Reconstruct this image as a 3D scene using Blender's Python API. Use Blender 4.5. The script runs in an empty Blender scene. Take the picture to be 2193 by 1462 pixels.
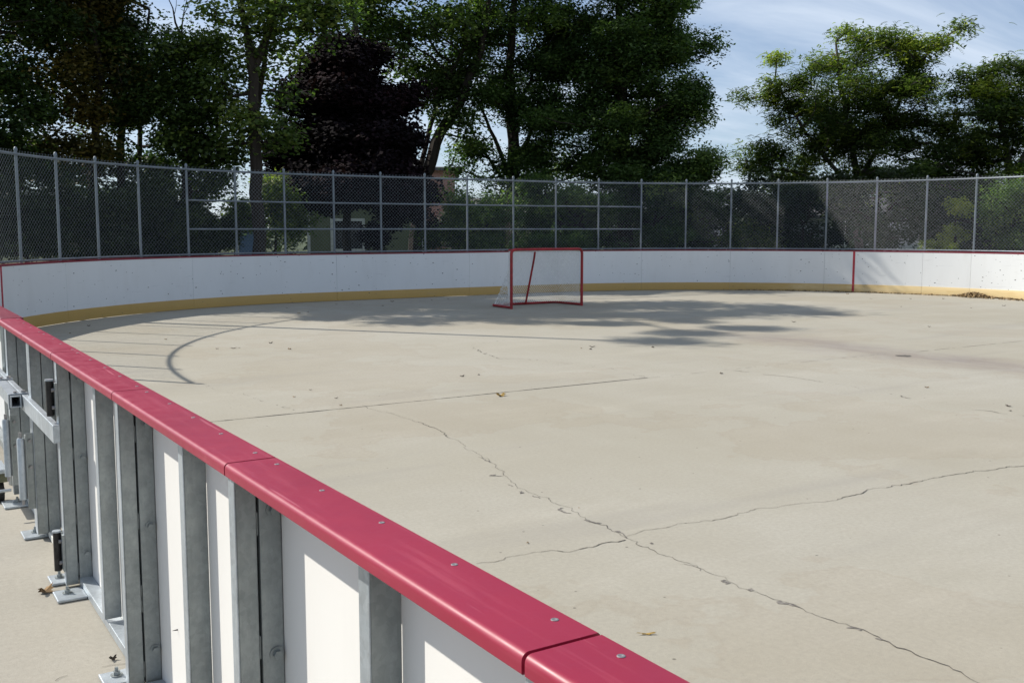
import bpy, math, random
import numpy as np
from mathutils import Vector, Matrix
random.seed(7); RNG=np.random.default_rng(11)
R=math.radians; PI=math.pi
S=bpy.context.scene; COL=S.collection

# ------------------------------------------------------------------ camera
CAMH=1.6363; HEAD=0.5669; PITCH=math.atan(240.46/2193.7); FPX=2193.68; PW,PH=2193,1462
cam=bpy.data.cameras.new('camera'); cam.sensor_width=36; cam.lens=36*FPX/PW; cam.clip_start=.05; cam.clip_end=900
co=bpy.data.objects.new('camera',cam); COL.objects.link(co); S.camera=co
co.location=(0,0,CAMH); co.rotation_euler=(PI/2-PITCH,0,-HEAD)
def ray(x,y):
    X=(x-PW/2)/FPX; Y=-(y-PH/2)/FPX; c,s=math.cos(PITCH),math.sin(PITCH)
    f,u=c+Y*s,-s+Y*c; ca,sa=math.cos(HEAD),math.sin(HEAD)
    return Vector((X*ca+f*sa, -X*sa+f*ca, u))
def at(x,y,D):                      # point seen at photo pixel x,y, standing D metres away over the ground
    d=ray(x,y); t=D/math.hypot(d.x,d.y); return Vector((0,0,CAMH))+d*t
def ground(x,y,z=0.0):              # point of the ground seen at photo pixel x,y
    d=ray(x,y); t=(z-CAMH)/d.z; return Vector((0,0,CAMH))+d*t

# ------------------------------------------------------------------ objects
BASE={}
def tag(o,label=None,cat=None,group=None,kind=None):
    for k,v in (('label',label),('category',cat),('group',group),('kind',kind)):
        if v: o[k]=v
    return o
def thing(name,label,cat,loc,group=None,kind=None):
    o=bpy.data.objects.new(name,None); COL.objects.link(o); o.location=loc; o.empty_display_size=.2
    BASE[o.name]=Vector(loc); return tag(o,label,cat,group,kind)
class MB:
    def __init__(s): s.v=[]; s.f=[]
    def add(s,vs,fs):
        n=len(s.v); s.v+= [tuple(p) for p in vs]; s.f+=[tuple(i+n for i in f) for f in fs]; return s
    def box(s,x0,x1,y0,y1,z0,z1):
        return s.add([(x0,y0,z0),(x1,y0,z0),(x1,y1,z0),(x0,y1,z0),(x0,y0,z1),(x1,y0,z1),(x1,y1,z1),(x0,y1,z1)],
          [(3,2,1,0),(4,5,6,7),(0,1,5,4),(1,2,6,5),(2,3,7,6),(3,0,4,7)])
    def tube(s,pts,r,n=8,cap=True,closed=False):
        pts=[Vector(p) for p in pts]; m=len(pts); rs=r if isinstance(r,(list,tuple)) else [r]*m
        vs=[]; prev=None
        for i,p in enumerate(pts):
            if closed: t=pts[(i+1)%m]-pts[i-1]
            else: t=pts[min(i+1,m-1)]-pts[max(i-1,0)]
            t.normalize()
            if prev is None:
                a=Vector((0,0,1)) if abs(t.z)<.9 else Vector((1,0,0)); x=t.cross(a).normalized()
            else: x=(prev-t*prev.dot(t)).normalized()
            prev=x; y=t.cross(x)
            for k in range(n):
                q=2*PI*k/n; vs.append(p+(x*math.cos(q)+y*math.sin(q))*rs[i])
        fs=[]
        for i in range(m if closed else m-1):
            j=(i+1)%m
            for k in range(n): fs.append((i*n+k,i*n+(k+1)%n,j*n+(k+1)%n,j*n+k))
        if cap and not closed: fs.append(tuple(range(n-1,-1,-1))); fs.append(tuple(range((m-1)*n,m*n)))
        return s.add(vs,fs)
    def cyl(s,p,q,r,n=12): return s.tube([p,q],r,n)
    def loft(s,rings,closed=True):
        n=len(rings[0]); vs=[p for r_ in rings for p in r_]; fs=[]
        for i in range(len(rings)-1):
            for k in range(n if closed else n-1): fs.append((i*n+k,i*n+(k+1)%n,(i+1)*n+(k+1)%n,(i+1)*n+k))
        if closed: fs.append(tuple(range(n-1,-1,-1))); fs.append(tuple(range((len(rings)-1)*n,len(rings)*n)))
        return s.add(vs,fs)
    def build(s,name,mat,parent=None,bevel=0,smooth=False,recalc=True):
        me=bpy.data.meshes.new(name); o=bpy.data.objects.new(name,me); COL.objects.link(o)
        b=BASE[parent.name] if parent else Vector((0,0,0)); BASE[o.name]=b
        me.from_pydata([(p[0]-b.x,p[1]-b.y,p[2]-b.z) for p in s.v],[],s.f)
        if recalc:
            import bmesh
            bm=bmesh.new(); bm.from_mesh(me); bmesh.ops.recalc_face_normals(bm,faces=bm.faces); bm.to_mesh(me); bm.free()
        me.materials.append(mat)
        if parent: o.parent=parent
        if smooth:
            for p in me.polygons: p.use_smooth=True
            me.set_sharp_from_angle(angle=R(40))
        if bevel:
            m=o.modifiers.new('bevel','BEVEL'); m.width=bevel; m.segments=2; m.limit_method='ANGLE'; m.angle_limit=R(50)
        return o
def copy_to(o,parent,off):
    c=o.copy(); COL.objects.link(c); c.parent=parent; c.location=o.location+Vector(off); BASE[c.name]=BASE[o.name]; return c

# ------------------------------------------------------------------ materials
class NT:
    def __init__(s,name):
        s.m=bpy.data.materials.new(name); s.m.use_nodes=True; s.t=s.m.node_tree; s.b=s.t.nodes['Principled BSDF']; s.out=s.t.nodes['Material Output']
    def n(s,typ,**kw):
        x=s.t.nodes.new(typ)
        for k,v in kw.items():
            if k in x.inputs: x.inputs[k].default_value=v
            else: setattr(x,k,v)
        return x
    def l(s,a,b): s.t.links.new(a,b)
    def pos(s): 
        g=s.n('ShaderNodeNewGeometry'); return g.outputs['Position']
    def noise(s,vec,scale,detail=4,rough=.55,stretch=None):
        if stretch:
            mp=s.n('ShaderNodeMapping'); mp.inputs['Scale'].default_value=stretch; s.l(vec,mp.inputs['Vector']); vec=mp.outputs[0]
        x=s.n('ShaderNodeTexNoise'); x.inputs['Scale'].default_value=scale; x.inputs['Detail'].default_value=detail; x.inputs['Roughness'].default_value=rough
        s.l(vec,x.inputs['Vector']); return x.outputs['Fac']
    def mr(s,v,a,b,c=0,d=1,smooth=False):
        x=s.n('ShaderNodeMapRange'); x.inputs[1].default_value=a; x.inputs[2].default_value=b; x.inputs[3].default_value=c; x.inputs[4].default_value=d
        if smooth: x.interpolation_type='SMOOTHSTEP'
        s.l(v,x.inputs[0]); return x.outputs[0]
    def math(s,op,a,b=None):
        x=s.n('ShaderNodeMath'); x.operation=op
        for i,q in enumerate((a,b)):
            if q is None: continue
            if isinstance(q,(int,float)): x.inputs[i].default_value=q
            else: s.l(q,x.inputs[i])
        return x.outputs[0]
    def mix(s,f,a,b,blend='MIX'):
        x=s.n('ShaderNodeMix',data_type='RGBA'); x.blend_type=blend
        if isinstance(f,(int,float)): x.inputs[0].default_value=f
        else: s.l(f,x.inputs[0])
        for i,q in ((6,a),(7,b)):
            if isinstance(q,tuple): x.inputs[i].default_value=(*q,1)
            else: s.l(q,x.inputs[i])
        return x.outputs[2]
    def bump(s,h,strength=.3,dist=.01):
        x=s.n('ShaderNodeBump'); x.inputs['Strength'].default_value=strength; x.inputs['Distance'].default_value=dist
        s.l(h,x.inputs['Height']); s.l(x.outputs[0],s.b.inputs['Normal'])
    def col(s,c):
        if isinstance(c,tuple): s.b.inputs['Base Color'].default_value=(*c,1)
        else: s.l(c,s.b.inputs['Base Color'])
    def set(s,rough=.6,metal=0,spec=.5):
        s.b.inputs['Roughness'].default_value=rough; s.b.inputs['Metallic'].default_value=metal; s.b.inputs['Specular IOR Level'].default_value=spec; return s
def plain(name,c,rough=.6,metal=0,var=.12,scale=8,spec=.4):
    k=NT(name); f=k.noise(k.pos(),scale,5); d=tuple(x*(1-var*2) for x in c); e=tuple(min(1,x*(1+var)) for x in c)
    k.col(k.mix(k.mr(f,.25,.75),d,e)); k.set(rough,metal,spec); return k.m

def m_concrete(name='concrete',stain=True,c=(.405,.377,.312)):
    k=NT(name); P=k.pos(); k.set(.88,0,.25)
    big=k.noise(P,.22,5,.6); mid=k.noise(P,1.3,6,.62,(1,.55,1)); fine=k.noise(P,38,4,.7); grit=k.noise(P,210,2,.6)
    tint=k.mix(k.mr(big,.3,.7,0,1,True),tuple(x*.93*t for x,t in zip(c,(1,.99,.96))),tuple(x*1.05*t for x,t in zip(c,(.99,1,1.03))))
    tint=k.mix(k.mr(mid,.25,.75),tint,k.mix(1.0,tint,(.90,.885,.86),'MULTIPLY'))
    tint=k.mix(k.mr(fine,.32,.70,0,.5),tint,tuple(x*.70 for x in c))
    tint=k.mix(k.mr(grit,.54,.72,0,.34),tint,tuple(x*.5 for x in c))
    vo=k.n('ShaderNodeTexVoronoi'); vo.inputs['Scale'].default_value=7; k.l(P,vo.inputs['Vector']); vs=k.n('ShaderNodeSeparateColor'); k.l(vo.outputs['Color'],vs.inputs[0]); tint=k.mix(k.math('MULTIPLY',k.mr(vo.outputs['Distance'],.035,.07,.75,0),k.mr(vs.outputs[0],.6,.65,0,1)),tint,(.09,.08,.065))
    pale=k.noise(P,.9,6,.7,(.35,1.3,1)); tint=k.mix(k.mr(pale,.52,.70,0,.6),tint,k.mix(1.0,tint,(1.13,1.13,1.15),'MULTIPLY'))
    if stain:
        sp=k.n('ShaderNodeSeparateXYZ'); k.l(P,sp.inputs[0]); x,y=sp.outputs[0],sp.outputs[1]
        wob=k.math('MULTIPLY',k.math('SUBTRACT',k.noise(P,.55,5,.6),.5),1.5)
        # rusty streak leading to the drain
        d=k.math('ABSOLUTE',k.math('ADD',k.math('SUBTRACT',x,11.5),wob))
        st=k.math('MULTIPLY',k.mr(d,.05,.95,1,0,True),k.math('MULTIPLY',k.mr(y,13.2,10.2,0,1,True),k.mr(y,4.5,7.6,0,1,True)))
        st=k.math('MULTIPLY',st,k.mr(k.noise(P,3.2,6,.7,(1,.3,1)),.3,.62,.25,1))
        tint=k.mix(k.math('MULTIPLY',st,.66),tint,(.215,.18,.17))
        # damp-tide marks: a faint edge where water dried
        w=k.noise(P,.30,6,.62); edge=k.mr(k.math('ABSOLUTE',k.math('SUBTRACT',w,.53)),0,.010,.3,0)
        tint=k.mix(edge,tint,k.mix(1.0,tint,(.86,.81,.77),'MULTIPLY'))
        tint=k.mix(k.mr(w,.515,.545,0,.45),tint,k.mix(1.0,tint,(.955,.92,.885),'MULTIPLY'))
        # rubbed puck and tyre arcs
        z=k.noise(P,.8,3,.6,(.25,1.6,1)); tint=k.mix(k.mr(z,.56,.68,0,.3),tint,(.27,.25,.22))
        sw=k.noise(P,1.0,4,.7,(2.2,.18,1)); tint=k.mix(k.mr(sw,.6,.72,0,.2),tint,k.mix(1.0,tint,(1.12,1.12,1.14),'MULTIPLY'))
    k.col(tint); k.bump(k.math('ADD',fine,k.math('MULTIPLY',grit,.6)),.22,.006); return k.m
def m_board(name,c,marks=True,rough=.42,fade=None):
    k=NT(name); P=k.pos(); f=k.noise(P,.9,5,.6,(1,1,.5)); g=k.noise(P,5,4,.6,(1,1,.25))
    t=k.mix(k.mr(f,.3,.7),tuple(x*.93 for x in c),c); t=k.mix(k.mr(g,.52,.75,0,.22),t,tuple(x*.80*y for x,y in zip(c,(1,.985,.95))))
    if marks:
        for sc,th,mx in ((4.6,.10,.5),(8.5,.12,.55)):
            v=k.n('ShaderNodeTexVoronoi'); v.inputs['Scale'].default_value=sc; v.inputs['Randomness'].default_value=1
            mp=k.n('ShaderNodeMapping'); mp.inputs['Scale'].default_value=(1,1,1.6); k.l(P,mp.inputs[0]); k.l(mp.outputs[0],v.inputs['Vector'])
            d=k.math('ADD',v.outputs['Distance'],k.math('MULTIPLY',k.math('SUBTRACT',k.noise(P,60,2,.5),.5),.12))
            sel=k.n('ShaderNodeSeparateColor'); k.l(v.outputs['Color'],sel.inputs[0])
            fac=k.math('MULTIPLY',k.mr(d,th*.55,th,1,0),k.mr(sel.outputs[0],.50,.54,0,1))
            fac=k.math('MULTIPLY',fac,k.mr(sel.outputs[1],0,1,.3,1.2))
            t=k.mix(k.math('MULTIPLY',fac,mx*2.2),t,(.05,.05,.055))
        sc=k.noise(P,2.2,3,.5,(1,1,9)); t=k.mix(k.mr(sc,.66,.72,0,.14),t,(.25,.25,.26))
    if fade:      # the yellow has bleached along the right-hand corner
        sp=k.n('ShaderNodeSeparateXYZ'); k.l(P,sp.inputs[0]); fd=k.math('ADD',sp.outputs[0],k.math('MULTIPLY',k.math('SUBTRACT',k.noise(P,1.1,5,.7,(1,1,6)),.5),5)); t=k.mix(k.mr(fd,20.2,23.2,0,1,True),t,fade)
    k.col(t); k.set(rough,0,.4); k.bump(f,.05,.004); return k.m
def m_steel(name,c=(.33,.355,.355),metal=.7,rough=.46):
    k=NT(name); P=k.pos(); f=k.noise(P,5.0,6,.7,(1,1,.45)); g=k.noise(P,38,5,.75,(1,1,.6)); s=k.noise(P,120,3,.6,(1,1,.06))
    v=k.n('ShaderNodeTexVoronoi'); v.inputs['Scale'].default_value=70; k.l(P,v.inputs['Vector']); sp=k.n('ShaderNodeSeparateColor'); k.l(v.outputs['Color'],sp.inputs[0])
    t=k.mix(k.mr(f,.3,.72),tuple(x*.55 for x in c),tuple(x*1.2 for x in c))
    t=k.mix(k.mr(g,.38,.66,0,.62),t,tuple(x*.74*y for x,y in zip(c,(.97,1,1.0))))
    t=k.mix(k.mr(sp.outputs[0],0,1,0,.22),t,tuple(x*1.3 for x in c)); t=k.mix(k.mr(s,.6,.75,0,.28),t,tuple(x*.62 for x in c))
    k.col(t); k.set(rough,metal,.5); k.l(k.mr(g,.2,.8,rough-.12,rough+.14),k.b.inputs['Roughness']); k.bump(g,.12,.002); return k.m
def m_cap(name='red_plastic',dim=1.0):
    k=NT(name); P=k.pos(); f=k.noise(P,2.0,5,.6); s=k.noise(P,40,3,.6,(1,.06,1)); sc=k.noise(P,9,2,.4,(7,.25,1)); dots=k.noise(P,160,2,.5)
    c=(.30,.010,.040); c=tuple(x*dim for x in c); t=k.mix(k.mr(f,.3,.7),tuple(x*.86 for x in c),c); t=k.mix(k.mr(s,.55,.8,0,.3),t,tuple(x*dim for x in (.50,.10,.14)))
    t=k.mix(k.mr(sc,.70,.74,0,.35),t,(.62,.2,.24)); t=k.mix(k.mr(dots,.70,.78,0,.5),t,(.2,.02,.035))
    k.col(t); k.set(.33,0,.55); k.l(k.mr(k.noise(P,14,4,.6),.3,.7,.36,.52),k.b.inputs['Roughness']); k.bump(k.noise(P,90,3,.6),.08,.001); return k.m
def m_leaf(name,dark,light,glow,trans=.35,rough=.55):
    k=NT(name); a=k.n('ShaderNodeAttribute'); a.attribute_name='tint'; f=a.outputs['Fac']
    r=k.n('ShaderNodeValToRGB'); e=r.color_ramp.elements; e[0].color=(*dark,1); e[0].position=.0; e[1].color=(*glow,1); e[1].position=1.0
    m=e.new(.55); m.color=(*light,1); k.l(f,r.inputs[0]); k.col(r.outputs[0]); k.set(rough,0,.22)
    tr=k.n('ShaderNodeBsdfTranslucent'); k.l(k.mix(1.0,r.outputs[0],(1.05,1.35,.62),'MULTIPLY'),tr.inputs[0])
    mx=k.n('ShaderNodeMixShader'); mx.inputs[0].default_value=trans; k.l(k.b.outputs[0],mx.inputs[1]); k.l(tr.outputs[0],mx.inputs[2]); k.l(mx.outputs[0],k.out.inputs[0]); return k.m
def m_bark(name,c):
    k=NT(name); P=k.pos(); f=k.noise(P,14,5,.65,(1,1,.15)); k.col(k.mix(k.mr(f,.3,.7),tuple(x*.45 for x in c),c)); k.set(.9,0,.2); k.bump(f,.8,.03); return k.m
def m_siding(name,c,pitch=.11):
    k=NT(name); P=k.pos(); sp=k.n('ShaderNodeSeparateXYZ'); k.l(P,sp.inputs[0])
    w=k.math('FRACT',k.math('DIVIDE',sp.outputs[2],pitch)); f=k.noise(P,2.5,4)
    t=k.mix(k.mr(f,.3,.7),tuple(x*.85 for x in c),c); t=k.mix(k.mr(w,0,.1,.75,0),t,tuple(x*.4 for x in c)); k.col(t); k.set(.6); k.bump(w,.6,.012); return k.m
def m_brick(name,a,b,mortar):
    k=NT(name); P=k.pos(); mp=k.n('ShaderNodeMapping'); mp.inputs['Rotation'].default_value=(R(90),0,0); k.l(P,mp.inputs[0])
    br=k.n('ShaderNodeTexBrick'); br.inputs['Scale'].default_value=1; br.inputs['Brick Width'].default_value=.22; br.inputs['Row Height'].default_value=.075; br.inputs['Mortar Size'].default_value=.008
    br.inputs['Color1'].default_value=(*a,1); br.inputs['Color2'].default_value=(*b,1); br.inputs['Mortar'].default_value=(*mortar,1); k.l(mp.outputs[0],br.inputs[0]); k.col(br.outputs[0]); k.set(.85); return k.m

SPALL=plain('spalled_concrete',(.22,.20,.175),.95,0,.5,60)
M=dict(spall=SPALL,conc=m_concrete(),walk=m_concrete('walkway_concrete',False,(.365,.342,.292)),white=m_board('white_board',(.70,.715,.72)),back=m_board('panel_back',(.78,.765,.735),False,.5),
 kick=m_board('kick_yellow',(.46,.295,.085),fade=(.64,.50,.27)),cap=m_cap(),capfar=m_cap('shaded_red_plastic',.62),steel=m_steel('galvanized_steel'),steel2=m_steel('galvanized_bright',(.50,.545,.585),.6,.44),  # far cap: darker red copy, its shade put into the colour
 fence=m_steel('fence_pipe',(.22,.25,.275),.3,.5),wire=plain('fence_wire',(.29,.32,.345),.5,.3,.1,6),line=plain('red_line_paint',(.42,.03,.05),.5,0,.2,20),
 screw=plain('screw_steel',(.34,.33,.33),.5,.7,.1,60),dark=plain('dark_steel',(.045,.042,.04),.5,.5,.3,40),rust=plain('dark_gap',(.125,.112,.095),.95,0,.4,30),
 goal=plain('goal_red',(.33,.017,.021),.42,0,.22,9),net=plain('net_cord',(.80,.80,.77),.9,0,.1,20),grass=plain('grass_green',(.055,.075,.022),.95,0,.35,3),
 dleaf=plain('dry_leaf',(.24,.145,.06),.8,0,.4,14),yleaf=plain('yellow_leaf',(.42,.27,.07),.75,0,.3,20),bleaf=plain('dark_leaf',(.055,.04,.028),.85,0,.4,30),
 pole=m_steel('light_pole_paint',(.2,.21,.21),.3,.5),rubber=plain('black_rubber',(.02,.02,.02),.7,0,.2,40),olive=plain('olive_paint',(.13,.135,.08),.6,0,.2,20),
 green=m_siding('green_siding',(.15,.17,.09)),trim=plain('white_trim',(.62,.62,.58),.6,0,.1,6),glass=plain('dark_glass',(.012,.014,.016),.12,0,.1,3,.6),
 brick=m_brick('pink_brick',(.36,.17,.13),(.30,.14,.105),(.36,.29,.25)),fbrick=m_brick('brown_brick',(.13,.08,.06),(.10,.065,.05),(.16,.13,.11)),shing=plain('roof_shingle',(.10,.098,.095),.9,0,.25,9),
 shing2=plain('pale_shingle',(.26,.25,.235),.9,0,.2,9),grey=m_siding('grey_siding',(.42,.44,.47)),blue=m_siding('blue_siding',(.10,.17,.30),.2),pale=m_siding('pale_siding',(.58,.58,.58),.13))
BARK=m_bark('bark_dark',(.05,.040,.032)); BARK2=m_bark('bark_grey',(.13,.11,.095))
LEAF=dict(
 green=m_leaf('leaf_green',(.021,.039,.012),(.060,.098,.026),(.19,.25,.05)),
 brown=m_leaf('leaf_turning',(.036,.038,.011),(.095,.082,.021),(.22,.15,.034)),
 poplar=m_leaf('leaf_poplar',(.044,.070,.022),(.12,.17,.048),(.28,.31,.08),.48),
 maple=m_leaf('leaf_purple',(.006,.0035,.005),(.011,.005,.008),(.022,.008,.011),.14,.95),
 oak=m_leaf('leaf_oak',(.028,.052,.016),(.082,.135,.038),(.24,.32,.075),.46,.55),
 locust=m_leaf('leaf_locust',(.030,.052,.015),(.085,.12,.028),(.36,.40,.06),.46),
 bush=m_leaf('leaf_bush',(.015,.026,.010),(.034,.050,.017),(.08,.105,.03),.25),
 lime=m_leaf('leaf_lime',(.07,.09,.015),(.15,.18,.03),(.28,.30,.05),.45),
 far=m_leaf('leaf_far',(.024,.036,.014),(.042,.056,.022),(.075,.09,.03),.2))

# ------------------------------------------------------------------ rink outline
VL,VR,UE,RR=.85,22.82,21.91,8.09
A1=UE-RR; QA=RR*PI/2; L2=(VR-RR)-(VL+RR); S1=A1; S2=S1+QA; S3=S2+L2; S4=S3+QA
def P(s,off=0.0):     # inner face of the boards; off > 0 is outside
    if s<S1: return (VL-off,s)
    if s<S2:
        t=(s-S1)/RR; r=RR+off; return (VL+RR-r*math.cos(t),A1+r*math.sin(t))
    if s<S3: return (VL+RR+(s-S2),UE+off)
    if s<S4:
        t=(s-S3)/RR; r=RR+off; return (VR-RR+r*math.sin(t),A1+r*math.cos(t))
    return (VR+off,A1-(s-S4))
_ss=np.arange(-3,S4+20,.005); _pp=np.array([P(s) for s in _ss])
def near_s(x,y): return float(_ss[np.argmin((_pp[:,0]-x)**2+(_pp[:,1]-y)**2)])
def sweep(mb,prof,s0,s1,step=.2):
    n=max(1,int(math.ceil((s1-s0)/step))); rings=[]
    for i in range(n+1):
        s=s0+(s1-s0)*i/n; rings.append([(*P(s,o),z) for o,z in prof])
    return mb.loft(rings)
def rect(o0,o1,z0,z1): return [(o0,z0),(o1,z0),(o1,z1),(o0,z1)]
def bull(o0,o1,z0,z1,r=.012):   # cap profile: flat top, rounded-over outer edge, upright side
    p=[(o0,z0),(o1-.002,z0),(o1,z0+.002)]
    for k in range(7): a=PI/2*k/6; p.append((o1-r+math.cos(a)*r,z1-r+math.sin(a)*r))
    p+=[(o0+.003,z1),(o0,z1-.003)]; return p

# ------------------------------------------------------------------ ground
g=MB()
NX=24
g.add([(-400,-400,-.06),(400,-400,-.06),(400,400,-.06),(-400,400,-.06)],[(0,1,2,3)])
tag(g.build('ground',M['grass']),kind='structure')
f=MB(); ring=[(*P(s,.0),0) for s in np.arange(-9,S4+23,.25)]; inner=[(p[0],p[1],0) for p in ring]
f.add(inner,[tuple(range(len(inner)-1,-1,-1))])
floor=tag(f.build('rink_floor',M['conc'],recalc=False),kind='structure')
w=MB(); ss=list(np.arange(-9,S4+23,.25))
for i in range(len(ss)-1):
    pass
w.loft([[(*P(s,.0),-.002),(*P(s,(4.5 if s<12 else .55) if s<12 else max(.55,4.5-(s-12)*1.2)),-.002),(*P(s,(4.5 if s<12 else max(.55,4.5-(s-12)*1.2))),-.08)] for s in ss],closed=False)
walk=tag(w.build('walkway',M['walk']),kind='structure')
def crack(name,pts,parent,width=.004,rough=.03,skip=.0,z=.0025,mat='rust',seed=0):
    rg=random.Random(seed); out=[]
    for a,b in zip(pts[:-1],pts[1:]):
        a,b=Vector(a[:2]),Vector(b[:2]); n=max(2,int((b-a).length/.025)); d=(b-a).normalized(); pr=Vector((-d.y,d.x)); o=0
        for i in range(n):
            o=o*.8+rg.gauss(0,rough*.22); t=i/n; out.append((a.lerp(b,t)+pr*o*math.sin(PI*t),pr))
    out.append((Vector(pts[-1][:2]),out[-1][1])); mb=MB(); wv=1; hid=0; lo=.8 if name=='control_joint' else .25
    for i in range(len(out)-1):
        wv=max(lo,min(2.4,wv+rg.gauss(0,.33)))
        if hid>0: hid-=1; continue
        if rg.random()<skip: hid=rg.randint(1,5); continue
        (p,n0),(q,n1)=out[i],out[i+1]; h=max(.0011,width*wv*.25); h2=h*rg.uniform(.7,1.3)
        mb.add([(*(p+n0*h),z),(*(p-n0*h),z),(*(q-n1*h2),z),(*(q+n1*h2),z)],[(3,2,1,0)])
    return mb.build(name,M[mat],parent,recalc=False)
G=lambda *l:[ground(*q) for q in l]
main=G((775,868),(800,877),(860,893),(935,918),(990,950),(1030,975),(1062,995),(1080,1018),(1108,1045),(1128,1052),(1190,1078),(1240,1103),(1265,1117),(1310,1137),(1342,1152),(1400,1178),(1450,1200),(1510,1223),(1560,1245),(1640,1275),(1770,1325),(1890,1370),(2000,1415),(2090,1460))
main.append(Vector((3.33,1.2,0)))
crack('crack',main,floor,.0062,.055,0,seed=1)
crack('crack',G((990,950),(1062,995),(1108,1045),(1190,1078),(1265,1117),(1342,1152),(1450,1200),(1640,1275),(1770,1325),(1890,1370)),floor,.030,.09,.45,.0016,'spall',seed=2)
crack('crack',G((1020,1207),(1060,1203),(1125,1187),(1180,1178),(1240,1176),(1290,1163),(1342,1152)),floor,.007,.05,.04,seed=3)
crack('crack',G((1342,1148),(1400,1133),(1470,1120),(1560,1107),(1625,1088),(1690,1081),(1770,1074),(1830,1060),(1880,1045),(1960,1032),(2030,1018),(2110,1008),(2193,998),(2300,985)),floor,.0058,.05,.008,seed=4)
crack('crack',G((1010,740),(1030,755),(1055,763),(1068,768),(1110,768),(1180,775),(1250,780),(1330,795),(1382,807)),floor,.012,.1,.14,seed=5)
crack('crack',G((1010,738),(1080,728)),floor,.007,.06,.12,seed=6)
crack('crack',G((1570,793),(1700,808),(1830,828),(1880,840),(1960,855)),floor,.009,.08,.12,seed=7)
crack('crack',G((2080,877),(2170,888),(2250,898)),floor,.010,.06,.03,seed=8)
crack('crack',G((430,822),(480,838),(540,850),(590,866),(640,880)),floor,.006,.08,.25,seed=9)
def joint(v0,v1,u,wd,sk,sd): crack('control_joint',[(v0,u),(v1,u+.02)],floor,wd,.004,sk,seed=sd)
joint(.9,7.3,8.65,.020,0,10); joint(7.3,11.6,8.66,.006,.2,11); joint(11.9,22.7,8.60,.009,.04,12)
crack('crack',G((118,1457),(160,1440),(200,1432),(273,1420)),walk,.007,.04,.03,z=.001,seed=13)
d0=ground(1935,762); mb=MB()
rg=random.Random(4); poly=[]
for k in range(22): a=2*PI*k/22; rr=.085*rg.uniform(.7,1.2); poly.append((d0.x+math.cos(a)*rr*1.35,d0.y+math.sin(a)*rr,.0035))
mb.add(poly,[tuple(range(22))]); mb.build('pothole',M['rust'],floor,recalc=False)

# ------------------------------------------------------------------ far boards
POSTS=[(.75,13.84),(.93,15.1),(1.2,16.37),(1.66,17.5),(2.27,18.55),(2.988,19.454),(3.769,20.18),(4.661,20.814),(5.733,21.368),(6.852,21.754),(8.016,21.974),(9.202,22.028),(10.375,22.028),(11.537,22.028),(12.709,22.028),(14.05,22.028),(15.344,22.005),(16.591,21.815),(17.751,21.453),(18.856,20.917),(19.853,20.236),(20.75,19.403),(21.524,18.429),(22.144,17.349),(22.589,16.196),(22.852,15.026)]
PS=[near_s(*p) for p in POSTS]
while PS[-1]<S4+7: PS.append(PS[-1]+1.245)
fb=thing('rink_boards','curved white boards with yellow kick strip and thin red top closing the far end','rink boards',(11.8,UE,0))
cuts=[7.07,9.5,11.7,PS[1],PS[3],PS[5],PS[8],PS[11],PS[14],PS[16],PS[18],PS[20],PS[22],PS[24],PS[25],PS[25]+2.45,S4+7,S4+12,S4+22]
for a,b in zip(cuts[:-1],cuts[1:]):
    e=.0022
    sweep(MB(),rect(0,.012,.03,1.055),a+e,b-e).build('board_panel',M['white'],fb,smooth=True)
    sweep(MB(),[(-.012,.008),(-.001,.008),(-.001,.208),(-.008,.208),(-.012,.200)],a+e,b-e).build('kick_strip',M['kick'],fb,smooth=True)
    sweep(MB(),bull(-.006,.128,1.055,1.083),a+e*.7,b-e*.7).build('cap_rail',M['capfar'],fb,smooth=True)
for a in PS[2::2]+[7.2,9.5,11.7]:
    x,y=P(a,.075); mb=MB(); mb.cyl((x,y,0),(x,y,1.05),.04,8); mb.build('frame_post',M['steel'],fb)
sweep(MB(),rect(.02,.07,.10,.15),7.1,S4+20,.4).build('frame_rail',M['steel'],fb); sweep(MB(),rect(.02,.07,.9,.95),7.1,S4+20,.4).build('frame_rail',M['steel'],fb)
for px,u in (('l',17.75),('r',17.75)):
    s=near_s(1.85,17.75) if px=='l' else near_s(21.85,17.75)
    hw=.028
    mb=MB(); sweep(mb,rect(-.0035,-.0005,.2085,1.054),s-hw,s+hw,.03); sweep(mb,rect(-.0165,-.0125,.009,.204),s-hw,s+hw,.03); mb.build('goal_line_stripe',M['line'],fb)

# ------------------------------------------------------------------ chain link fence
fe=thing('chain_link_fence','tall galvanized chain-link fence with capped posts standing on the far curved boards','fence',(11.8,UE+.1,1.08))
FO=.10
for i,s in enumerate(PS):
    x,y=P(s,FO); mb=MB(); mb.cyl((x,y,.05),(x,y,2.915),.0245 if i else .03,10); mb.build('post',M['fence'],fe,smooth=True)
    mb=MB(); rs=[]
    for z,r in ((2.905,.031),(2.925,.031),(2.945,.026),(2.96,.015),(2.966,.003)): rs.append([(x+math.cos(2*PI*k/10)*r,y+math.sin(2*PI*k/10)*r,z) for k in range(10)])
    mb.loft(rs); mb.build('post_cap',M['fence'],fe,smooth=True)
def rail(name,z,s0,s1,r,off=FO-.01):
    n=int((s1-s0)/.2)+1; MB().tube([(*P(s0+(s1-s0)*i/n,off),z) for i in range(n+1)],r,8).build(name,M['fence'],fe,smooth=True)
rail('top_rail',2.845,PS[0],PS[-1],.022); rail('bottom_rail',1.115,PS[0],PS[-1],.019)
rail('mid_rail',2.225,PS[8],PS[18],.019); rail('mid_rail',1.635,PS[8],PS[18],.019)
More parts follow.
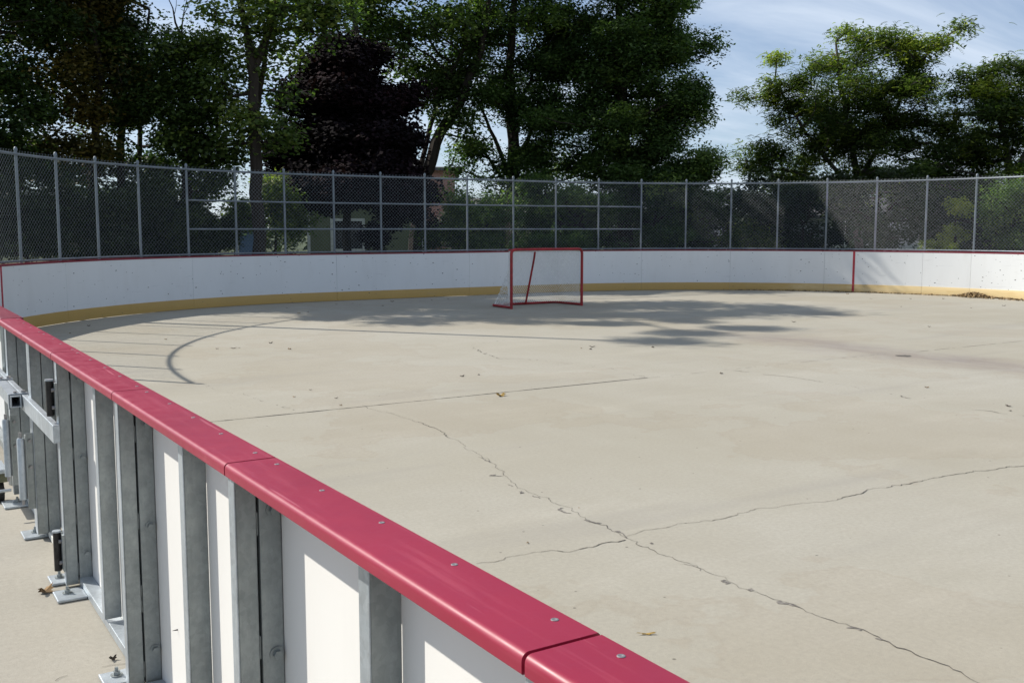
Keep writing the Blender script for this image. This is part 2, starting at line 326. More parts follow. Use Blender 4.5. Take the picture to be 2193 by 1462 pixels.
def chain(s0,s1,z0,z1,pitch,r,off):
    V=[];F=[]; H=z1-z0; n=int((s1-s0+H)/pitch)
    for sg in (1,-1):
        for k in range(n):
            a=s0-H+k*pitch if sg==1 else s0+k*pitch
            pts=[]
            for j in range(7):
                t=j/6; s=a+sg*H*t+(0 if sg==1 else 0); z=z0+H*t
                if s0<=s<=s1: pts.append((s,z))
            if len(pts)<2: continue
            b=len(V)
            for s,z in pts:
                for o,dz,ds in ((-r,-r*.6,0),(r,-r*.6,0),(0,r*1.1,0)):
                    x,y=P(s,off+o+sg*r*.7); V.append((x,y,z+dz))
            for j in range(len(pts)-1):
                for q in range(3): F.append((b+j*3+q,b+j*3+(q+1)%3,b+j*3+3+(q+1)%3,b+j*3+3+q))
    m=MB(); m.v=V; m.f=F; return m
chain(PS[0],PS[-1],1.10,2.905,.084,.0019,FO-.038).build('wire_mesh',M['wire'],fe)

# ------------------------------------------------------------------ near boards
nb=thing('rink_boards','near straight run of white boards with wide red cap and bare galvanized steel frame','rink boards',(.78,2.2,0))
JT=[-.217,1.085,2.390,3.680,5.0]
scr=None
def screw_at(v,u,z,parent):
    global scr
    if scr is None:
        mb=MB(); rs=[]
        for r,zz in ((.0060,-.001),(.0060,.0005),(.0052,.001),(.0034,.001),(.0026,.0004),(.0001,.0004)): rs.append([(math.cos(2*PI*k/12)*r,math.sin(2*PI*k/12)*r,zz) for k in range(12)])
        mb.loft(rs); scr=mb
    m=MB(); m.add([(x+v,y+u,zz+z) for x,y,zz in scr.v],scr.f); return m.build('screw',M['screw'],parent,smooth=True)
def cap_seg(a,b,parent,offs):
    o=sweep(MB(),bull(.012,.142,1.050,1.081),a+.004,b-.004,5); c=o.build('cap_rail',M['cap'],parent,smooth=True)
    for u in offs: screw_at(.812+random.uniform(-.004,.004),u,1.0812,c)
def post(u,parent,bolts=True):
    mb=MB(); mb.box(.722,.772,u-.022,u+.018,.012,1.05); mb.box(.7775,.832,u-.026,u+.030,.03,1.05)
    for z in (.08,.32,.36,.62,.93): mb.box(.7725,.777,u-.019,u-.004,z-.03,z+.03)
    mb.box(.7725,.777,u-.002,u+.016,.02,1.04)
    o=mb.build('post',M['steel'],parent,bevel=.0025)
    MB().box(.7185,.7217,u-.024,u+.020,.012,1.049).build('flange',M['steel2'],o,bevel=.001)  # brighter steel puts the sun on the front face into its colour
    if bolts:
        for z in (.962,.60,.15):
            b=MB(); b.cyl((.812,u-.0262,z),(.812,u-.030,z),.018,20); b.cyl((.812,u-.0302,z),(.812,u-.042,z),.0115,6); b.build('bolt',M['steel'],o)
def stud(u,parent):
    o=MB().box(.768,.832,u-.020,u-.016,.05,1.049).build('stud',M['steel'],parent,bevel=.0015); MB().box(.7645,.7678,u-.021,u+.026,.05,1.049).build('flange',M['steel2'],o,bevel=.001)  # stud's front strip coloured lighter to read as sunlit
def plate(v0,v1,u0,u1,parent,bv):
    p=MB().box(v0,v1,u0,u1,.0005,.013).build('base_plate',M['steel2'],parent,bevel=.003)
    b=MB(); bu=(u0+u1)/2+.012; b.cyl((bv,bu,.0132),(bv,bu,.017),.022,20); b.cyl((bv,bu,.0172),(bv,bu,.030),.0135,6); b.cyl((bv,bu,.0302),(bv,bu,.045),.0065,10)
    b.build('anchor_bolt',M['steel'],p)
for a,b in zip(JT[:-1],JT[1:]):
    MB().box(.8335,.8495,a+.002,b-.002,.03,1.0495).build('board_panel',M['back'],nb)
    MB().box(.851,.863,a+.002,b-.002,.018,.208).build('kick_strip',M['kick'],nb)
    cap_seg(a,b,nb,[a+.075+i*(b-a-.15)/4 for i in range(5)])
    MB().box(.776,.832,a+.05,b-.05,.002,.040).build('sill',M['steel2'],nb,bevel=.002)
    stud((a+b)/2-.02,nb)
for u in JT[:-1]: post(u-.01,nb)
post(4.955,nb)
plate(.652,.775,4.74,4.885,nb,.705); plate(.665,.775,4.99,5.125,nb,.71); plate(.655,.775,3.74,3.86,nb,.71); plate(.655,.775,2.45,2.57,nb,.71)
for v,u,z in ((.828,3.40,.30),(.828,2.81,.27),(.828,4.45,.33),(.828,2.52,.42)):
    m=MB(); m.loft([[(.8332,u+math.cos(2*PI*k/6)*.0028,z+math.sin(2*PI*k/6)*.0028) for k in range(6)],[(.815,u+math.cos(2*PI*k/6)*.0004,z+math.sin(2*PI*k/6)*.0004) for k in range(6)]]); m.build('screw_tip',M['dark'],nb)

# gate section
gt=thing('rink_gate','double gate in the near boards, with hinges and square steel latch bars','gate',(.75,6.05,0))
for a,b in ((5.002,5.985),(5.985,7.068)):
    MB().box(.8335,.8495,a+.002,b-.002,.05,1.0515).build('gate_panel',M['back'],gt)
    MB().box(.851,.863,a+.002,b-.002,.05,.208).build('kick_strip',M['kick'],gt)
    cap_seg(a,b,gt,[a+.075+i*(b-a-.15)/3 for i in range(4)])
    MB().box(.772,.832,a+.05,b-.03,.001,.036).build('threshold',M['trim'],gt,bevel=.003)
for u in (5.83,6.80):
    MB().box(.722,.772,u-.03,u+.035,.03,1.045).box(.775,.832,u-.025,u+.03,.03,1.045).build('gate_post',M['steel'],gt,bevel=.0025); MB().box(.7185,.7217,u-.032,u+.037,.03,1.045).build('flange',M['steel2'],gt,bevel=.001)  # gate flange in lighter steel, sunlit look painted in
MB().box(.785,.832,5.10,5.14,.05,1.045).build('gate_post',M['steel2'],gt,bevel=.002)
MB().box(.722,.772,5.84+.05,5.86+.07,.03,1.045).build('gate_post',M['steel2'],gt,bevel=.002)
plate(.655,.77,5.83,5.985,gt,.72); plate(.64,.77,6.55,6.72,gt,.72)
for z0,z1 in ((.795,.955),(.075,.255)):
    h=MB().cyl((.695,4.985,z0),(.695,4.985,z1),.0165,14).build('hinge',M['dark'],gt,smooth=True)
    MB().box(.7105,.7215,4.93,5.0,z0+.005,z1-.005).build('hinge_plate',M['steel'],h,bevel=.0015)
    m=MB()
    for z in (z0+.04,z1-.04): m.cyl((.7102,4.965,z),(.699,4.965,z),.009,6)
    m.build('hinge_bolt',M['screw'],h); MB().cyl((.695,4.985,z1+.0005),(.695,4.985,z1+.008),.019,14).build('hinge_cap',M['steel2'],h)
def hollow(v0,v1,u0,u1,z0,z1,t,name,mat,parent):
    m=MB(); o=[(v0,z0),(v1,z0),(v1,z1),(v0,z1)]; i=[(v0+t,z0+t),(v1-t,z0+t),(v1-t,z1-t),(v0+t,z1-t)]; d=.35
    V=[(v,u0,z) for v,z in o]+[(v,u1,z) for v,z in o]+[(v,u0,z) for v,z in i]+[(v,u0+d,z) for v,z in i]
    F=[(a,(a+1)%4,4+(a+1)%4,4+a) for a in range(4)]+[(a,(a+1)%4,8+(a+1)%4,8+a) for a in range(4)]+[(8+a,8+(a+1)%4,12+(a+1)%4,12+a) for a in range(4)]+[(4,5,6,7),(12,13,14,15)]
    m.add(V,F); return m.build(name,mat,parent)
MB().box(.690,.7195,4.905,7.6,.682,.764).build('latch_bar',M['steel2'],gt,bevel=.003)
hollow(.632,.684,5.90,7.6,.702,.764,.006,'latch_bar',M['steel2'],gt)
for u in (5.925,6.55):
    m=MB().box(.628,.722,u,u+.035,.7665,.772).box(.6245,.6295,u,u+.035,.69,.772).box(.6855,.689,u,u+.035,.69,.766)
    m.build('latch_bracket',M['steel2'],gt,bevel=.001)
    MB().cyl((.70,u+.018,.7722),(.70,u+.018,.785),.012,6).build('latch_bolt',M['screw'],gt); MB().cyl((.66,u+.018,.7722),(.66,u+.018,.782),.009,6).build('latch_bolt',M['screw'],gt)
for v,u,z0,z1,r in ((.658,5.80,.23,.555,.019),(.655,6.40,.23,.56,.019)):
    o=MB().tube([(v,u,z0),(v,u,z1-.01),(v,u,z1)],[r,r,r*.85],16).build('pin_sleeve',M['steel2'],gt,smooth=True)
    MB().cyl((v,u,z0-.03),(v,u,z1+.03),.008,10).build('drop_pin',M['screw'],o)
    MB().box(v+.024,v+.066,u+.012,u+.018,z0-.06,z1+.02).box(v+.020,v+.026,u-.02,u+.02,z0+.0,z1+.015).build('sleeve_plate',M['steel'],o,bevel=.001)
    m=MB()
    for z in (z1-.02,z1-.16): m.cyl((v+.045,u+.0118,z),(v+.045,u-.001,z),.009,8)
    m.build('bolt',M['screw'],o)
for z,u in ((.16,6.35),(.21,6.62)): MB().cyl((.58,u,z),(.66,u,z),.009,10).build('cross_rod',M['steel2'],gt,smooth=True)
m=MB().box(.54,.66,6.5,6.78,.235,.25); m.build('slotted_plate',M['steel2'],gt,bevel=.002)
wh=MB().cyl((.615,6.78,.062),(.662,6.78,.062),.062,24).build('caster_wheel',M['rubber'],gt,smooth=True); MB().cyl((.6625,6.78,.062),(.668,6.78,.062),.02,12).build('hub',M['screw'],wh)
MB().add([(.60,6.70,.13),(.68,6.70,.13),(.68,6.88,.13),(.60,6.88,.13),(.60,6.72,.185),(.68,6.72,.185),(.68,6.86,.185),(.60,6.86,.185)],[(3,2,1,0),(4,5,6,7),(0,1,5,4),(1,2,6,5),(2,3,7,6),(3,0,4,7)]).build('caster_fork',M['olive'],gt,bevel=.002)

# ------------------------------------------------------------------ goal
VG,UG=12.18,17.75
go=thing('hockey_goal','red-framed hockey goal with white string net, alone on the rink floor','goal',(VG,UG,0))
X0,X1=VG-.895,VG+.895; D1=.88; RT=.030
def rnd(pts,r,n=6):
    out=[Vector(pts[0])]
    for i in range(1,len(pts)-1):
        p,a,b=Vector(pts[i]),Vector(pts[i-1]),Vector(pts[i+1]); u=(a-p).normalized(); w=(b-p).normalized()
        for k in range(n+1):
            t=k/n; out.append((p+u*r)*(1-t)**2+p*2*t*(1-t)+(p+w*r)*t*t)
    return out+[Vector(pts[-1])]
MB().tube(rnd([(X0,UG,.0),(X0,UG,1.215),(X1,UG,1.215),(X1,UG,0)],.10),RT,12).build('front_frame',M['goal'],go,smooth=True)
BASEC=rnd([(X0,UG,.030),(X0+.05,UG+D1,.030),(X1-.05,UG+D1,.030),(X1,UG,.030)],.16,8)
MB().tube(BASEC,.026,10).build('base_frame',M['goal'],go,smooth=True)
TOPC=[Vector((VG-.86*math.cos(PI*k/24),UG+.02+.50*math.sin(PI*k/24)**.8,1.205)) for k in range(25)]
MB().tube(TOPC,.018,10).build('top_hoop',M['goal'],go,smooth=True)
MB().tube([(VG,UG+.46,1.20),(VG,UG+.50,1.02),(VG,UG+D1-.05,.03)],.022,10).build('back_post',M['goal'],go,smooth=True)
def arcpos(c,t):
    L=[0]
    for a,b in zip(c[:-1],c[1:]): L.append(L[-1]+(b-a).length)
    q=max(0,min(1,t))*L[-1]
    for i in range(len(L)-1):
        if q<=L[i+1]+1e-9:
            k=(q-L[i])/max(1e-9,L[i+1]-L[i]); return c[i].lerp(c[i+1],k)
    return c[-1]
BT=[arcpos(BASEC,i/60) for i in range(61)]; TT=[arcpos(TOPC,i/60) for i in range(61)]
def surf(s,t):   # s along the frame, t up
    i=max(0,min(59.999,s*60)); k=int(i); a=BT[k].lerp(BT[k+1],i-k); b=TT[k].lerp(TT[k+1],i-k); p=a.lerp(b,t); tt=1-(1-t)**(11 if min(s,1-s)<.24 else 1.5); q=a.lerp(b,tt); p=Vector((q.x,q.y,p.z))
    sag=-.05*math.sin(PI*t)*(math.sin(PI*s)**.5 if 0<s<1 else 0); c=Vector((VG,UG+.15,p.z)); return p+(c-p).normalized()*sag
NS,NTT=58,20
nm=MB()
def cord(pts,r=.0039):
    if len(pts)>1: nm.tube(pts,r,3,cap=False)
for k in range(-NTT,NS+1,1):
    for sg in (1,-1):
        pts=[]
        for j in range(0,NTT+1,2):
            s=(k+(j if sg==1 else NTT-j)); 
            if 0<=s<=NS: pts.append(surf(s/NS,j/NTT))
        cord(pts)
for k in range(-6,42):
    for sg in (1,-1):
        pts=[]
        for j in range(9):
            t=j/8; s=(k+(sg*t+(0 if sg==1 else 1))*8)/40
            if 0<=s<=1:
                a=Vector((X0+.03+s*(X1-X0-.06),UG,1.225)); b=arcpos(TOPC,s); q=a.lerp(b,t); q.z-=.05*math.sin(PI*t); pts.append(q)
        cord(pts)
nm.build('net',M['net'],go)

# ------------------------------------------------------------------ trees
def foliage(centers,sig,n,size,aspect,rng,tint,up=.5,droop=0.0):
    C=np.repeat(centers,n,0); m=len(C)
    o=rng.normal(size=(m,3)); o/=np.linalg.norm(o,axis=1)[:,None]; o*=(rng.uniform(0,1,m)**.5)[:,None]*1.55*np.asarray(sig)*np.repeat(rng.uniform(.6,1.25,len(centers)),n)[:,None]; c=C+o
    nrm=rng.normal(size=(m,3))*.75+o/np.linalg.norm(o,axis=1)[:,None]*.5; nrm[:,2]=np.abs(nrm[:,2])+up; nrm/=np.linalg.norm(nrm,axis=1)[:,None]
    a=rng.normal(size=(m,3)); a[:,2]-=droop; a-=nrm*(a*nrm).sum(1)[:,None]; a/=np.linalg.norm(a,axis=1)[:,None]; b=np.cross(nrm,a)
    L=size*rng.uniform(.65,1.3,m)[:,None]; W=L*aspect*.5
    v=np.stack([c-a*L*.5,c-a*L*.05+b*W-nrm*L*.06,c+a*L*.5,c-a*L*.05-b*W-nrm*L*.06],1).reshape(-1,3)
    t=np.clip(np.repeat(tint,n)+rng.normal(size=m)*.11,0,1); return v,t
def fronds(centers,sig,n,rng,tint,length=.34):
    C=np.repeat(centers,n,0); m=len(C); c=C+rng.normal(size=(m,3))*np.asarray(sig)
    ang=rng.uniform(0,2*PI,m); d=np.stack([np.cos(ang),np.sin(ang),rng.uniform(-.1,.7,m)],1); d/=np.linalg.norm(d,axis=1)[:,None]
    L=length*rng.uniform(.6,1.2,m); side=np.stack([-np.sin(ang),np.cos(ang),np.zeros(m)],1)
    vs=[];k=7
    for i in range(k):
        f=(i+.6)/k; p=c+d*(L*f)[:,None]; p[:,2]-=L*.55*f*f
        w=L*.20*(1-abs(f-.45)*.9); ln=L*.085
        for sg in (1,-1):
            e=side*(sg*w)[:,None]; e=e.copy(); e[:,2]-=w*.55; fw=d*ln[:,None]
            vs.append(np.stack([p-fw*.5,p+e*.6-fw*.55,p+e+fw*.25,p+e*.5+fw*.6],1))
    v=np.concatenate([x[:,None] for x in vs],1).reshape(-1,3)
    t=np.repeat(np.clip(np.repeat(tint,n)+rng.normal(size=m)*.13,0,1),2*k); return v,t
def leaf_mesh(name,v,t,mat,parent):
    nf=len(v)//4; me=bpy.data.meshes.new(name); b=np.array(BASE[parent.name]) if parent else np.zeros(3)
    me.vertices.add(len(v)); me.vertices.foreach_set('co',(v-b).astype(np.float32).ravel())
    me.loops.add(nf*4); me.loops.foreach_set('vertex_index',np.arange(nf*4,dtype=np.int32))
    me.polygons.add(nf); me.polygons.foreach_set('loop_start',np.arange(0,nf*4,4,dtype=np.int32))
    me.update(calc_edges=True); a=me.attributes.new('tint','FLOAT','FACE'); a.data.foreach_set('value',t.astype(np.float32))
    me.materials.append(mat); o=bpy.data.objects.new(name,me); COL.objects.link(o)
    if parent: o.parent=parent
    BASE[o.name]=Vector(b); return o
def sample(blobs,rng,per,fill):
    out=[];tn=[]
    for bl in blobs:
        c,rad,nn=np.array(bl[0]),np.array(bl[1]),bl[2]; tb=bl[3] if len(bl)>3 else 0
        K=max(1,int(round(nn/7))); u=rng.normal(size=(K,3)); u/=np.linalg.norm(u,axis=1)[:,None]; r=rng.uniform(.02,1,K)**fill
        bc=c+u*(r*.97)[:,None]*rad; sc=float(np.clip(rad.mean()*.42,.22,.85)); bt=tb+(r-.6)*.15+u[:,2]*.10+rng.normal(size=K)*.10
        for k in range(K):
            m=int(rng.integers(5,9)); q=rng.normal(size=(m,3)); q/=np.linalg.norm(q,axis=1)[:,None]; q*=(rng.uniform(0,1,m)**.45)[:,None]
            out.append(bc[k]+q*np.array([sc,sc,sc*.5])*rng.uniform(.45,1.5)); tn.append(np.full(m,bt[k]))
    return np.concatenate(out),np.concatenate(tn)
RIGHT=Vector((math.cos(HEAD),-math.sin(HEAD),0)); FWD=Vector((math.sin(HEAD),math.cos(HEAD),0))
def blob(x,y,D,rx,ry,n,tb=0,depth=None):      # crown lobe: centre seen at photo pixel x,y standing D m away, radii given in photo pixels at that distance
    c=at(x,y,D); k=math.hypot(D,c.z-CAMH)/FPX; w=rx*k; h=ry*k; dp=depth or min(w,2.6)
    r=math.sqrt((w*w+dp*dp)/2); return ((c.x,c.y,c.z),(r if depth is None else (w+dp)/2,r if depth is None else (w+dp)/2,h),n,tb)
def tree(name,label,cat,trunks,blobs,leaf,n=80,size=.12,aspect=.6,sig=(.42,.42,.28),seed=1,bark=BARK,fill=.45,group=None,tint=.35,up=.8,droop=.2,tvar=.2,kind='leaf',flen=.34,twig=.012,zmin=0.3,lname='crown',tname='trunk'):
    rng=np.random.default_rng(seed); b=Vector(trunks[0][0][0]); root=thing(name,label,cat,(b.x,b.y,0),group)
    cl,tb=sample(blobs,rng,n,fill); keep=cl[:,2]>zmin; cl=cl[keep]; tb=tb[keep]
    nodes=[];par=[];tr=[]; tm=MB()
    for path in trunks:
        pts=[Vector(p) for p,_ in path]; rad=[q for _,q in path]; dp=[];dr=[]
        for i in range(len(pts)-1):
            m=max(2,int((pts[i+1]-pts[i]).length/.35))
            for j in range(m): t=j/m; dp.append(pts[i].lerp(pts[i+1],t)+Vector(rng.normal(size=3)*.022)*(1 if i+j else 0)); dr.append(rad[i]*(1-t)+rad[i+1]*t)
        dp.append(pts[-1]); dr.append(rad[-1]); tm.tube(dp,dr,8)
        z0=dp[0].z
        for p,q in zip(dp,dr):
            if p.z>1.6 or p.z>z0+.4*(dp[-1].z-z0): nodes.append(np.array(p)); par.append(-1); tr.append(q)
    nt=len(nodes); N=np.array(nodes); dist=np.min(np.linalg.norm(cl[:,None]-N[None],axis=2),1); order=np.argsort(dist)
    nodes=list(N); cost=[0.0]*nt
    for i in order:
        A=np.array(nodes); d=np.linalg.norm(A-cl[i],axis=1)+np.array(cost)*.55+np.maximum(0,A[:,2]-cl[i][2])*.6
        k=int(np.argmin(d)); L=np.linalg.norm(nodes[k]-cl[i])
        if L>1.0:
            mid=(nodes[k]+cl[i])/2+rng.normal(size=3)*.1*L*.5; nodes.append(mid); par.append(k); tr.append(0); cost.append(cost[k]+L/2); k=len(nodes)-1; L=L/2
        nodes.append(cl[i]); par.append(k); tr.append(0); cost.append(cost[k]+L)
    cnt=[1]*len(nodes)
    for i in range(len(nodes)-1,nt-1,-1): cnt[par[i]]+=cnt[i]
    for i in range(nt,len(nodes)):
        r1=twig*math.sqrt(cnt[i]); k=par[i]; r0=twig*math.sqrt(cnt[k]) if k>=nt else min(max(.6*tr[k],.02),r1*1.25)
        tm.tube([nodes[k],nodes[i]],[max(r0,r1),r1*.8],5,cap=False)
    tm.build(tname,bark,root,smooth=True,recalc=False)
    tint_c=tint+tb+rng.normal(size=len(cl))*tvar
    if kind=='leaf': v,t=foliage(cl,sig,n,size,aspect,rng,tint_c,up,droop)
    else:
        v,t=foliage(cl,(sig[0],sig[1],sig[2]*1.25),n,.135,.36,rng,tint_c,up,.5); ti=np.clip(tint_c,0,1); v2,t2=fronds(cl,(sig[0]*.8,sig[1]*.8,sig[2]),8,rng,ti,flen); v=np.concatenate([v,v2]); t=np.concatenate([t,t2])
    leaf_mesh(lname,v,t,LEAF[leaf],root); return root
GP='tall trees behind the fence'
def T(x0,D,*rest):      # trunk path: (x,y,radius) in photo pixels at distance D
    b=at(x0[0],540,D); b.z=-.05; return [(b,x0[1])]+[(at(x,y,D+dd),r) for x,y,dd,r in rest]

tree('dark_tree','very dark dense tree at the left edge of the photo','tree',[T((-60,.22),26,(-50,300,0,.18),(-30,100,0,.14),(-10,-100,.3,.09),(-20,-300,.3,.07),(-40,-480,.3,.03))],
  [blob(-60,-80,26,170,210,90),blob(-30,200,26,120,160,70),blob(60,40,26,70,160,30,.1),blob(30,250,25.5,70,70,18),blob(60,-150,26,120,120,50),((2.2,25.6,11.6),(1.2,1.2,1.5),24),((.5,25.0,13.0),(1.0,.4,.25),6),((-.6,24.6,13.4),(1.2,.35,.15),6),((2.6,25.4,12.9),(.7,.6,.5),8),blob(60,365,26.5,80,35,14),blob(-20,330,26,60,60,24)],'green',n=150,size=.125,seed=21,group=GP,tint=.22)
tree('turning_tree','tree with brownish turning leaves and a slim trunk, right of the dark left-edge tree','tree',[T((192,.12),27,(195,420,0,.11),(205,270,0,.09),(215,160,0,.07),(190,0,0,.05),(170,-160,0,.045),(110,-340,0,.035),(70,-520,0,.015)),[(at(205,270,27),.06),(at(150,160,27),.04),(at(120,20,27),.025)]],
  [blob(165,60,27,95,150,80,.15),blob(130,230,27,60,90,26,.25),blob(240,120,27.5,70,110,40),blob(180,310,27,75,50,22,.1),blob(150,-150,27,150,150,80),blob(110,-340,27,110,110,50),blob(60,-480,27,70,100,26),blob(170,375,27.5,90,35,16,.1),blob(110,330,27,50,40,12,.2)],'brown',n=120,size=.118,seed=22,group=GP,tint=.32)
tree('forked_tree','leafy green tree on a forked dark trunk, behind the fourth fence post from the left','tree',[T((262,.12),28,(258,330,0,.10),(262,265,0,.09),(240,180,0,.06),(225,60,0,.035)),[(at(262,265,28),.075),(at(285,220,28),.06),(at(305,120,28),.045),(at(320,20,28),.025)],T((300,.08),28.6,(298,350,0,.07),(302,220,0,.05),(310,140,0,.03))],
  [blob(290,120,28,90,110,75,.05),blob(240,30,28,80,90,50),blob(330,230,28,80,90,50),blob(250,270,28,70,70,30,.2),blob(200,-90,28,130,110,60),blob(300,340,28.5,90,40,30),blob(290,395,28.5,100,40,30)],'green',n=120,size=.118,seed=23,group=GP,tint=.42)
tree('dead_topped_tree','dark-trunked green tree with bare dead twigs poking from its top','tree',[T((402,.14),27,(400,350,0,.12),(396,250,0,.10),(392,160,0,.075),(388,80,0,.035),(370,15,0,.016),(352,-20,0,.006)),[(at(388,90,27),.025),(at(394,40,27),.016),(at(402,-6,27),.006)],[(at(392,35,27),.012),(at(410,-2,27),.005)],[(at(374,30,27),.01),(at(378,-8,27),.004)]],
  [blob(420,150,27,75,85,60,.08),blob(375,118,27,50,44,24,.1),blob(430,260,27,75,80,50),blob(370,270,27,70,80,40),blob(450,330,27,60,40,22),blob(420,390,27.5,60,35,18),blob(480,400,28,40,35,9)],'green',n=105,size=.115,seed=24,group=GP,tint=.46)
tree('poplar','poplar with straight dark trunk forking high up and loose pale yellow-green leaves','tree',[T((552,.17),25.5,(550,350,0,.15),(545,200,0,.13),(541,145,0,.12),(524,60,0,.085),(508,-20,0,.08),(495,-180,0,.05),(510,-300,0,.02)),[(at(541,150,25.5),.11),(at(565,95,25.5),.09),(at(590,20,25.5),.07),(at(600,-80,25.5),.05)],[(at(552,230,25.9),.08),(at(562,150,26),.065),(at(572,70,26),.04)]],
  [blob(520,60,25.5,65,75,34,.05),blob(610,50,25.7,85,80,44),blob(500,190,25.5,45,60,16,.15),blob(590,170,26,60,50,16),blob(505,290,25.5,55,60,20,.1),blob(610,-130,25.5,110,95,48),blob(540,-270,25.5,110,80,22),blob(430,-330,25.5,50,50,7),blob(680,20,26,70,60,30),blob(580,290,26,45,50,12),blob(470,330,26,45,40,10)],'poplar',n=62,size=.12,aspect=.8,seed=25,group=GP,tint=.4,sig=(.48,.48,.36),droop=.6)
tree('purple_maple','nearly black purple-leaved maple with a conical crown behind the fence','tree',[T((742,.14),30,(742,420,0,.12),(738,250,0,.08),(728,110,0,.03))],
  [blob(745,150,30,80,60,40),blob(700,230,30,80,60,40),blob(820,300,30,90,60,50),blob(650,350,30,60,50,30),blob(722,110,30,55,45,32),blob(735,185,30,105,65,75,.1),blob(750,270,30,150,70,138),blob(755,350,30,165,55,138),blob(700,415,29.6,100,26,40),blob(860,420,29.6,90,28,34),blob(770,400,29.6,175,40,100),blob(850,210,30,50,50,25,.25),blob(630,300,29.8,45,40,20)],'maple',n=190,size=.125,aspect=.85,seed=26,group=GP,tint=.35,sig=(.42,.42,.26),fill=.4)
tree('leaning_tree','cottonwood with a thick trunk leaning right, between the purple maple and the big oak','tree',[T((880,.24),33,(905,385,0,.21),(945,285,0,.18),(985,225,0,.15),(1030,110,0,.10),(1050,0,0,.07),(1060,-130,0,.04)),[(at(885,400,33),.09),(at(922,270,33),.075),(at(950,180,33),.06),(at(1000,92,33),.045),(at(1060,10,33),.03)],[(at(760,130,31.5),.10),(at(765,80,31.5),.075),(at(748,0,31.5),.06),(at(742,-80,31.5),.04)]],
  [blob(900,60,33,120,90,90),blob(800,10,32,110,80,70),blob(960,150,33,80,70,46),blob(900,190,33.5,60,50,22),blob(1000,250,33,45,45,16),blob(920,-110,33,200,110,110),blob(1010,330,33,30,40,8)],'poplar',n=80,size=.13,aspect=.75,seed=27,group=GP,tint=.24,sig=(.5,.5,.36),droop=.5)
tree('oak_tree','tall oak with limbs fanning out from a dark trunk, behind the hockey goal','tree',[T((1098,.24),34,(1098,380,0,.21),(1096,270,0,.18),(1092,150,0,.14),(1100,0,0,.1),(1110,-150,0,.06)),[(at(1095,390,34),.09),(at(1070,320,34),.07),(at(1040,250,34),.05),(at(1010,200,34),.03)],[(at(1096,360,34),.09),(at(1130,300,34),.07),(at(1165,220,34),.05)],[(at(1092,395,34),.06),(at(1045,340,34),.045),(at(1005,270,34),.025)],[(at(1098,330,34),.08),(at(1112,240,34),.06),(at(1140,150,34),.04)]],
  [blob(1100,90,34,120,100,108),blob(1180,200,34,90,90,72),blob(1030,200,34,60,60,26),blob(1100,-80,34,170,120,132),blob(1150,330,34,100,60,55),blob(1030,320,33.5,50,45,17),blob(1190,100,33.6,90,110,60),blob(1120,170,34,130,190,90,.05),blob(1180,380,33.6,110,60,40,.05),blob(1210,270,33.6,80,70,40),blob(1120,395,34.4,110,40,34),blob(1000,370,33,40,22,10)],'oak',n=125,size=.12,aspect=.55,seed=28,group=GP,tint=.28)
tree('oak_tree','broad full oak with sunlit leaf clumps, beside the open sky gap','tree',[T((1340,.26),33,(1340,380,0,.22),(1335,250,0,.18),(1330,100,0,.13),(1320,-60,0,.08),(1310,-180,0,.04))],
  [blob(1330,90,33,125,105,144,.06),blob(1430,150,33,85,85,72,.1),blob(1400,30,33,90,80,84,.12),blob(1270,260,33,120,90,96),blob(1420,280,33,85,75,79),blob(1290,-90,33,140,100,120),blob(1460,100,32.6,75,30,24,.08),blob(1480,220,32.6,45,22,11,.05),blob(1460,220,33,70,60,44,.05),blob(1380,200,33,150,190,110,.05),blob(1410,340,32.8,110,70,50,.1),blob(1400,400,33.4,140,40,50),blob(1300,180,33,80,70,50),blob(1350,370,33,150,45,79),blob(1470,350,32.6,55,40,29,.1),blob(1200,120,33.4,80,100,60)],'oak',n=145,size=.122,aspect=.5,seed=29,group=GP,tint=.33)  # raised lobe tints paint sunlit clumps into the leaf colour
tree('honey_locust','honey locust with feathery fronds, lime-tipped at its ragged top','tree',[T((1842,.14),35,(1840,400,0,.12),(1820,290,0,.09),(1800,170,0,.06),(1790,90,0,.03)),[(at(1840,390,35),.09),(at(1900,280,35),.07),(at(1950,160,35),.045),(at(2010,90,35),.025)],[(at(1838,410,35),.08),(at(1760,330,35),.06),(at(1690,230,35),.04),(at(1660,170,35),.02)],[(at(1835,420,35),.06),(at(1700,370,35),.04),(at(1600,345,35),.02)]],
  [blob(1800,90,35,55,50,26,.32),blob(1880,110,35,90,50,40,.25),blob(1960,105,35,70,40,27,.38),blob(2035,65,35,42,12,4,.35),blob(1850,200,35,140,75,90),blob(1700,190,35,75,55,32,.14),blob(1665,150,35,20,35,3,.35),blob(1640,195,35,25,15,3,.3),blob(1760,290,35,120,55,59),blob(1640,250,35,35,18,3,.1),blob(1590,212,35,14,10,3,.2),blob(1900,300,35,130,60,59),blob(1680,330,35,100,38,40),blob(1850,290,35,120,60,50),blob(1830,240,35,170,150,38,.05),blob(1800,390,35.4,170,40,70),blob(1950,370,35.4,110,45,44),blob(1700,400,35,90,35,34),blob(1740,240,35,80,50,36,.05),blob(1930,230,35,70,50,30),blob(1590,350,35,45,32,14),blob(1960,200,35,60,60,35),blob(1850,380,35,170,35,50)],
  'locust',n=88,seed=130,group=GP,tint=.36,kind='frond',sig=(.36,.36,.18),bark=BARK2,tvar=.16,fill=.5)
